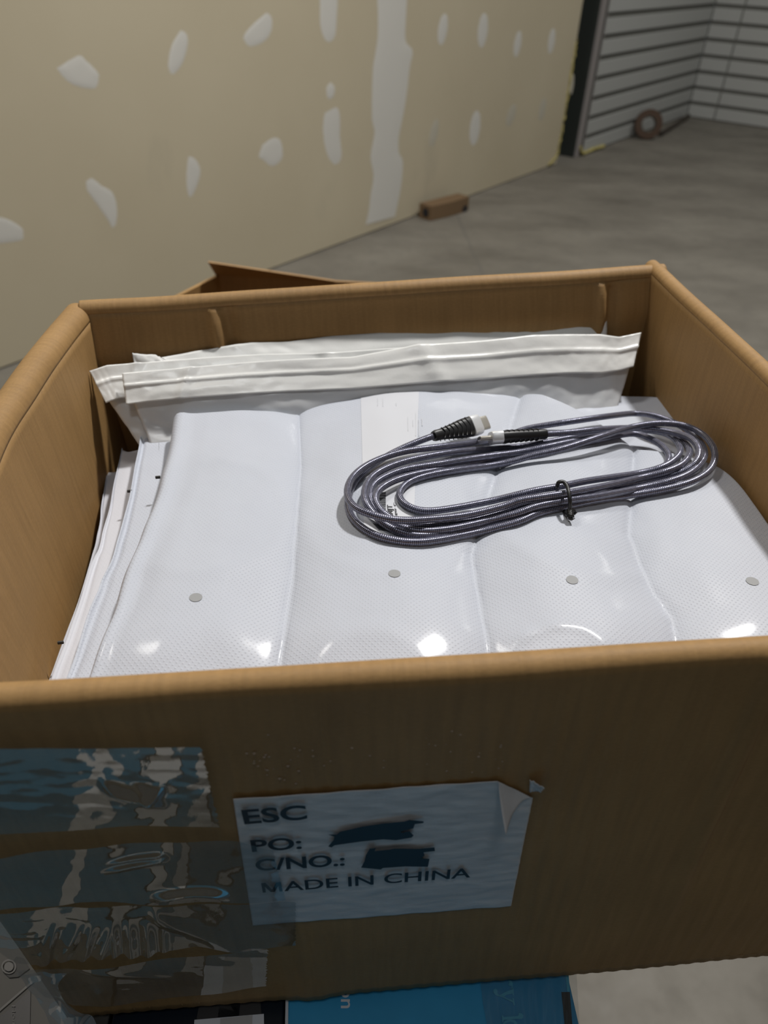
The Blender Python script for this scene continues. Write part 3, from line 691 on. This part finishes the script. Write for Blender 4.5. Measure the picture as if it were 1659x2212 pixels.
# vent dots, paper insert and print on the top bag
def onbag(px, py, up=.0004):
    z = ZT
    for _ in range(6): p = at(px, py, z); z = surf(p.x, p.y) + up
    return at(px, py, z)
def surf(x, y): 
    # the right edge of the top bag leaves the second bag bare behind it
    if x > .17 and y > .52 - (x-.17)*1.0: return z2nd(x, y)
    return ztop(x, y)
for px, py, ang in ((423, 1291, -.25), (852, 1239, 0), (1236, 1253, .25), (1625, 1256, -.05)):
    c = onbag(px, py, .0); r = .0034 if px < 1600 else .0036; n = 28
    V = [Vector((c.x, c.y, surf(c.x, c.y)+.0003))]
    for k in range(n):
        x = c.x + r*math.cos(2*math.pi*k/n); y = c.y + r*.92*math.sin(2*math.pi*k/n); V.append(Vector((x, y, surf(x, y)+.0003)))
    mesh('vent_hole', V, [(0, 1+k, 1+(k+1) % n) for k in range(n)], M['vent'], top)
INS = [(779, 851), (905, 846), (893, 1152), (787, 1160)]
def ins(u, v, up=.0003):
    a = Vector(INS[0]).lerp(Vector(INS[1]), u); b = Vector(INS[3]).lerp(Vector(INS[2]), u); p = a.lerp(b, v); return onbag(p.x, p.y, up)
grid('paper_insert', 24, 60, ins, M['paper'], top)
def prints(name, polys, mat, up=.0005):
    V = []; Fc = []
    for p in polys: n0 = len(V); V += [onbag(x, y, up) for x, y in p]; Fc.append(tuple(range(n0, n0+len(p))))
    return mesh(name, V, Fc, mat, top)
bars = []; y = 768.0
while y < 950:
    w = random.choice((3, 3, 5, 8)); bars.append([z1(425, y), z1(425, y+w), z1(481, y+w), z1(481, y)]); y += w + random.choice((3, 4, 6))
y = 1008.0
while y < 1062:
    w = random.choice((2.5, 3, 4)); k = y - 1008; bars.append([z1(378+k*.9, y), z1(378+k*.9, y+w), z1(440+k*1.6, y+w+14), z1(440+k*1.6, y+14)]); y += w + 4
prints('barcode', bars, M['ink'])
def btext(s, p, q, hgt, mat, up=.0006):
    P = onbag(*z1(*p), up); Q = onbag(*z1(*q), up); U_ = onbag(*z1(p[0]+(-hgt), p[1]), up)
    xd = Q-P; yd = U_-P; yd = yd - xd*(yd.dot(xd)/xd.length_squared)
    text('lettering', s, P, xd, yd, xd.length, yd.length, mat, top, .02)
btext('EMJT', (538, 965), (530, 868), 40, M['ink']); btext('ger C', (566, 950), (560, 848), 18, M['ink'])
for x0, y0, x1, y1 in ((415,35,415,95),(455,35,457,100),(560,70,560,95),(650,185,652,290),(690,205,690,255),(735,200,737,330),(712,150,712,330),(760,190,762,250)):
    prints('faint_print', [[z1(x0, y0), z1(x1, y1), z1(x1+5, y1), z1(x0+5, y0)]], M['faint_ink'], .0006)
for (px, py), par in zip(((336,1031),(275,1061),(126,1388)), (top, b2, b3)):
    z = ZT if par is top else z2nd(-.1, .4) - (.018 if par is b3 else 0)
    c = at(px+5, py, z-.0015); boxm('notch', c, (.0015, .0002, 0), (0, .0005, 0), (0, 0, .0009), M['grey_dark'], par)

# ------------------------------------------------------------------ bags standing against the back wall
YN = Vector((.11, -1, 0)).normalized()
def standing(off, edge_top, left_bot, right_bot, label, body_mat, strip=None, seam=None, seed=0., nu=150):
    """off: distance in front of the back wall; px outlines are cast on the leaning plane"""
    p0 = rel(.04, .5855-off, -.26); n = (YN + Vector((0, 0, .92))).normalized()
    def P(px, py, up=0.): return atp(px, py, p0, n) + n*up
    T = [P(*p) for p in edge_top]
    BLp_, BRp_ = P(*left_bot), P(*right_bot)
    o = empty('poly_bag', tuple((BLp_+BRp_)/2), label, 'bag', 'white bags standing at the back of the box')
    def f(u, v):
        a = lin(T, u); b = BLp_.lerp(BRp_, u); p = a.lerp(b, v)
        return p + n*(.004*math.sin(math.pi*min(1, v*1.2))*math.sin(math.pi*u)**.5 + .0022*nz(u*9, v*3, seed) + .0009*nz(u*30, v*9, seed))
    grid('bag_body', nu, 40, f, body_mat, o, None, .0012)
    if strip:
        S = [P(*p) for p in strip]
        def g(u, v):
            a = lin(T, u); b = lin(S, u); p = a.lerp(b, v)
            w = .0014*nz(u*7, v*2, seed+5) + .0003*nz(u*40, v*5, seed+2) + .0012*math.exp(-((v-.42)/.05)**2)
            w += .002*math.exp(-((u-.50-.03*v)/.012)**2) + .0018*math.exp(-((u-.16+.02*v)/.008)**2)
            return p + n*(.0055 + w + .0022*v) 
        grid('seal_flap', nu, 24, g, M['clear_flap'], o, None, .0006)
    return o
z3b = lambda X, Y: (150 + X*.4521, 560 + Y*.4521)
z4b = lambda X, Y: (900 + X*.4575, 560 + Y*.4575)
standing(.030, [z3b(300,448),z3b(350,458),z3b(410,460),z3b(432,474),z3b(600,442),z3b(740,420),z3b(870,402),z3b(1050,397),z3b(1250,371),z3b(1659,345),z4b(320,300),z4b(450,292),z4b(600,281),z4b(750,274),z4b(895,272)],
    (318, 940), (1306, 900), 'milky plastic bag standing rearmost, right against the back wall of the box', M['clear_flap'], seed=2.)
standing(.040, [(197,806),(235,794),(340,785),(450,777),(560,770),(700,768),(840,757),(960,750),(1080,741),(1180,737),(1270,733)],
    (300, 960), (1290, 930), 'milky plastic bag standing between the other two, its left end sticking out furthest', M['clear_white'],
    [(234,876),(262,866),(340,856),(450,846),(560,838),(700,832),(840,822),(960,815),(1080,806),(1180,801),(1270,796)], seed=5.)
standing(.050, [(267,811),(330,806),(420,797),(520,788),(620,782),(760,776),(900,750),(1037,741),(1147,729),(1220,727),(1289,727),(1330,733),(1378,723)],
    (325, 960), (1318, 930), 'milky plastic bag standing frontmost, its sealed flap folded down towards the cable', M['clear_white'],
    [(277,879),(330,872),(420,864),(520,857),(620,851),(760,845),(900,834),(1037,825),(1147,816),(1220,812),(1289,812),(1330,806),(1358,798)], seed=8.)

# ------------------------------------------------------------------ the braided cable
RC = .00215
PATH = [z1(855,330,8.5), z1(740,372,7), z1(600,432,4.5), z1(460,505,2), z1(330,595,1), z1(240,685,.5), z1(198,775,0), z1(186,865,0), z1(210,950,0), z1(268,1022,0), z1(360,1085,0), z1(500,1133,0),
 z1(700,1158,0), z1(900,1140,0), z1(1200,1080,0), z1(1500,1003,0), z2(150,893,0), z2(350,846,0), z2(550,802,.5), z2(800,765,1), z2(1100,712,2), z2(1300,655,3), z2(1420,580,4), z2(1466,490,6), z2(1450,395,8),
 z2(1370,302,10), z2(1240,240,11), z2(1050,222,11.5), z2(850,250,11), z2(650,310,9), z2(450,375,7), z2(300,420,5), z2(100,465,3),
 z1(1500,520,2), z1(1300,562,1), z1(1000,602,.5), z1(800,640,.5), z1(665,688,.5), z1(592,760,.5), z1(598,830,.5), z1(675,890,.5), z1(800,916,1), z1(1000,895,2), z1(1300,838,3.5), z1(1500,790,4.5),
 z2(138,722,5), z2(330,690,5), z2(500,655,4), z2(700,625,3), z2(900,595,3), z2(1070,550,3), z2(1170,490,3), z2(1210,425,3), z2(1175,350,2), z2(1100,300,1), z2(980,278,1), z2(820,285,1), z2(600,320,1.5), z2(400,358,3), z2(200,400,3.5),
 z1(1514,458,3.5), z1(1200,500,3.5), z1(900,548,3.5), z1(650,588,3.5), z1(500,638,3.5), z1(392,705,3.5), z1(358,790,3.5), z1(388,880,2), z1(450,950,.5), z1(540,1012,0), z1(640,1052,.5), z1(760,1072,1.5), z1(1000,1052,2.5), z1(1300,985,3), z1(1500,935,3.5),
 z2(138,842,4), z2(350,800,4.5), z2(600,765,4.5), z2(900,708,4), z2(1150,648,4), z2(1290,588,4), z2(1370,510,4), z2(1390,440,4), z2(1350,350,4), z2(1260,270,4.5), z2(1130,205,5), z2(980,158,6), z2(850,150,6), z2(650,172,5), z2(400,208,4), z2(200,238,2),
 z2(50,266,.5), z1(1420,330,0), z1(1290,362,0), z1(1160,384,2.5), z1(1000,404,5), z1(820,425,6.5), z1(640,450,7), z1(480,494,7.5), z1(330,562,8), z1(228,645,8.5), z1(184,735,9), z1(190,820,9), z1(240,885,9), z1(330,930,9), z1(450,966,8.5), z1(600,988,8),
 z1(800,982,7), z1(1100,950,7), z1(1400,878,7.5), z2(0,800,8), z2(200,768,8), z2(350,745,8), z2(600,700,7), z2(900,632,6), z2(1100,582,5.5), z2(1220,530,5.5), z2(1270,470,5.5), z2(1275,415,4.5), z2(1215,345,3), z2(1130,298,2.5), z2(1000,268,2.5), z2(850,262,3), z2(650,290,1), z2(400,328,0), z2(200,365,0), z2(0,397,0),
 z1(1300,432,1), z1(1000,458,3), z1(700,512,4.5), z1(520,566,5), z1(400,628,5.5), z1(335,702,6), z1(314,790,6), z1(335,870,5), z1(392,945,2.5), z1(480,1025,1), z1(600,1080,.5), z1(750,1108,0), z1(1000,1085,0), z1(1300,1020,0), z1(1500,965,0),
 z2(138,872,0), z2(350,822,0), z2(600,760,0), z2(850,680,0), z2(1000,610,0), z2(1090,545,0), z2(1125,475,0), z2(1080,400,0), z2(980,335,0), z2(850,300,0), z2(600,345,0), z2(400,385,0), z2(200,430,0), z2(50,462,0),
 z1(1400,500,0), z1(1200,535,0), z1(900,592,.5), z1(700,632,2.5), z1(540,682,4), z1(432,748,4.5), z1(398,812,4.5), z1(420,880,3), z1(490,955,2), z1(620,1015,1), z1(800,1028,1), z1(1100,1000,1), z1(1400,922,1.5), z2(0,838,2), z2(350,765,2.5), z2(700,700,1), z2(1000,645,1), z2(1200,590,2), z2(1305,535,5), z2(1348,465,8),
 z2(1338,395,9), z2(1275,330,9), z2(1150,290,7), z2(1000,268,7), z2(820,258,7.5), z2(600,268,8), z2(400,290,8), z2(205,303,7.5)]
def cpt(px, py, h):
    z = ZT
    for _ in range(5): p = at(px, py, z); z = csurf(p.x, p.y) + RC + h*.001
    return at(px, py, z)
def csurf(x, y):                                       # the bags under the cable, smoothed: a stiff cord bridges the hollows
    k = sum(ztop(x+dx, y+dy) for dx in (-.006, 0, .006) for dy in (-.006, 0, .006))/9 + .0002
    b = sm(.02, -.02, .52 - (x-.17)*1.0 - y) if x > .17 else 0
    return k*(1-b) + max(z2nd(x, y), k-.006)*b
ctrl = [np.array(cpt(*p)) for p in PATH]
usb = empty('charging_cable', tuple(Vector(cpt(1150, 1030, 0)) - Vector((0, 0, RC))), 'coiled grey braided charging cable with two black and silver plugs on the top white bag', 'cable')
C = np.array(ctrl); seg = []
for i in range(len(C)-1):
    P0, P1, P2, P3 = C[max(i-1, 0)], C[i], C[i+1], C[min(i+2, len(C)-1)]
    n = max(2, int(np.linalg.norm(P2-P1)/.0004)); t = np.linspace(0, 1, n, endpoint=False)[:, None]
    seg.append(.5*((2*P1)+(P2-P0)*t+(2*P0-5*P1+4*P2-P3)*t**2+(3*P1-P0-3*P2+P3)*t**3))
P = np.vstack(seg + [C[-1:]])
d = np.r_[0, np.cumsum(np.linalg.norm(np.diff(P, axis=0), axis=1))]; N = int(d[-1]/.00042)
S = np.linspace(0, d[-1], N); P = np.stack([np.interp(S, d, P[:, k]) for k in range(3)], 1)
K = 31; ker = np.hanning(K+2)[1:-1]; ker /= ker.sum(); E0, E1 = P[:20].copy(), P[-20:].copy()
Pp = np.vstack([np.repeat(P[:1], K//2, 0), P, np.repeat(P[-1:], K//2, 0)])
P = np.stack([np.convolve(Pp[:, k], ker, 'valid') for k in range(3)], 1)
T = np.gradient(P, axis=0); T /= np.linalg.norm(T, axis=1)[:, None]
upv = np.array([0, 0, 1.0]); Sd = np.cross(T, upv); Sd /= np.linalg.norm(Sd, axis=1)[:, None]; Q = np.cross(Sd, T)
SEG = 28
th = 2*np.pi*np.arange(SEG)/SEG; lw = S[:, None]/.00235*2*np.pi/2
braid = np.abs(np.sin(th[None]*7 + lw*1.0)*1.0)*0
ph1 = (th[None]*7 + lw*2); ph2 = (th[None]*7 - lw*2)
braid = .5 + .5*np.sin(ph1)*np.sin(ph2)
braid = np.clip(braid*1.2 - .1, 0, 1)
rad = RC*.90 + .00042*braid
V = P[:, None, :] + rad[..., None]*(np.cos(th)[None, :, None]*Sd[:, None, :] + np.sin(th)[None, :, None]*Q[:, None, :])
off = np.array(usb.location); V = V.reshape(-1, 3) - off
ii = np.arange(N-1)[:, None]*SEG; kk = np.arange(SEG)[None]; k2 = (kk+1) % SEG
Fa = np.stack([ii+kk, ii+k2, ii+SEG+k2, ii+SEG+kk], -1).reshape(-1, 4)
me = D.meshes.new('braided_cord'); me.vertices.add(len(V)); me.vertices.foreach_set('co', V.astype(np.float32).ravel())
me.loops.add(Fa.size); me.loops.foreach_set('vertex_index', Fa.ravel().astype(np.int32))
me.polygons.add(len(Fa)); me.polygons.foreach_set('loop_start', (np.arange(len(Fa))*4).astype(np.int32)); me.polygons.foreach_set('loop_total', np.full(len(Fa), 4, np.int32))
me.polygons.foreach_set('use_smooth', np.ones(len(Fa), bool)); me.update(calc_edges=True)
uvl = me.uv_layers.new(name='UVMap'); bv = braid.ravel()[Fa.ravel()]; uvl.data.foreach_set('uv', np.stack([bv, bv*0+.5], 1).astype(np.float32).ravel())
me.materials.append(M['cord']); cord = link(D.objects.new('braided_cord', me), usb)

# plugs
def frame(p, q, nrm):
    x = (q-p).normalized(); z = (nrm - x*nrm.dot(x)).normalized(); y = z.cross(x); return p, x, y, z
KS = 1.25                                              # plug size
def loft(name, fr, st, mat, parent, n=28, power=2.0, cap=True):
    """st: list of (distance, half width, half thickness); cross-sections are rounded rectangles"""
    p, x, y, z = fr; V = []
    for d_, w, t in st:
        for k in range(n):
            A = 2*math.pi*k/n; c, s = math.cos(A), math.sin(A)
            V.append(p + (x*d_ + y*(w*math.copysign(abs(c)**(2/power), c)) + z*(t*math.copysign(abs(s)**(2/power), s)))*KS)
    Fc = [(i*n+k, i*n+(k+1) % n, (i+1)*n+(k+1) % n, (i+1)*n+k) for i in range(len(st)-1) for k in range(n)]
    if cap: Fc += [tuple(range(n))[::-1], tuple(range((len(st)-1)*n, len(st)*n))]
    o = mesh(name, V, Fc, mat, parent, None, True); 
    m = o.modifiers.new('edges', 'EDGE_SPLIT'); m.split_angle = math.radians(38); return o
def connector(p, q, nrm, parent):
    fr = frame(p, q, nrm); p, x, y, z = fr
    g = []
    st = [(0, .0026, .0026), (.0012, .0030, .0029), (.0045, .0030, .0029), (.007, .0033, .0030), (.013, .0042, .0032), (.019, .0053, .0034), (.0245, .0058, .0035), (.026, .0057, .0034)]
    sr = loft('strain_relief', fr, st, M['rubber'], parent, power=2.6)
    for k in range(7):                                  # raised ribs slanting over the sleeve
        d_ = .005 + k*.0029; w = .0030 + .0026*(d_-.004)/.02; t_ = .0030 + .0004*(d_/.02)
        for sg in (1, -1):
            pts = [p + (x*(d_ + .0016*(1-abs(q_))) + y*(w*1.02*q_) + z*(sg*(t_+.0001)*(1-.25*abs(q_)**3)))*KS for q_ in (-.95, -.5, 0, .5, .95)]
            tube('sleeve_rib', pts, .00038, M['rubber'], sr, 6)
    loft('metal_housing', fr, [(.0258, .0052, .0031), (.0262, .0058, .0036), (.0318, .0058, .0036), (.0324, .0054, .0032)], M['alu'], parent, power=3.6)
    loft('plug_shell', fr, [(.0320, .0041, .00125), (.0386, .0041, .00125), (.0388, .0040, .00115)], M['shell'], parent, power=3.2)
    loft('plug_opening', fr, [(.0385, .0036, .0008), (.03885, .0036, .0008)], M['port'], parent, power=3.2)
k0 = Vector(cpt(*PATH[0])); k0b = Vector(cpt(*PATH[1]))
def cz(px, py, h): return Vector(cpt(px, py, h))
q1 = cz(*z1(1325, 210), 11); s1_ = cz(*z1(852, 332), 8.5)
connector(s1_ + (s1_-q1)*0, q1, Vector((-.10, -.75, .75)), usb)
s2_ = cz(*z2(208, 303), 7.5); q2_ = cz(*z1(1215, 352), 8.5)
connector(s2_, q2_, Vector((0, .62, .78)), usb)

# black wire tie round the coil
wt = [z2(290,690,11), z2(300,664,14), z2(335,660,14.5), z2(362,690,14), z2(376,740,13), z2(384,800,10), z2(384,860,5), z2(372,905,1.5), z2(350,890,-1.2), z2(320,840,-1.6), z2(296,760,-1.6), z2(286,710,2)]
loop_ = [cz(*p) for p in wt]; LP = [crv(loop_ + [loop_[0]], k/60) for k in range(60)]
tie = tube('wire_tie', LP, .00125, M['rubber'], usb, 8, closed=True)
base = cz(*z2(384, 868), 4); tip = cz(*z2(392, 925), 2)
for ph in (0, math.pi):
    tube('twisted_tail', [base.lerp(tip, k/24) + Vector((.0012*math.cos(k*.9+ph), .0004*math.sin(k*.9+ph), .0012*math.sin(k*.9+ph))) for k in range(25)], .0011, M['rubber'], tie, 7)
tube('wire_end', [cz(*z2(X, Y), h) for X, Y, h in ((392,868,3), (420,878,2.5), (428,888,1), (415,900,.5))], .0009, M['rubber'], tie, 6)
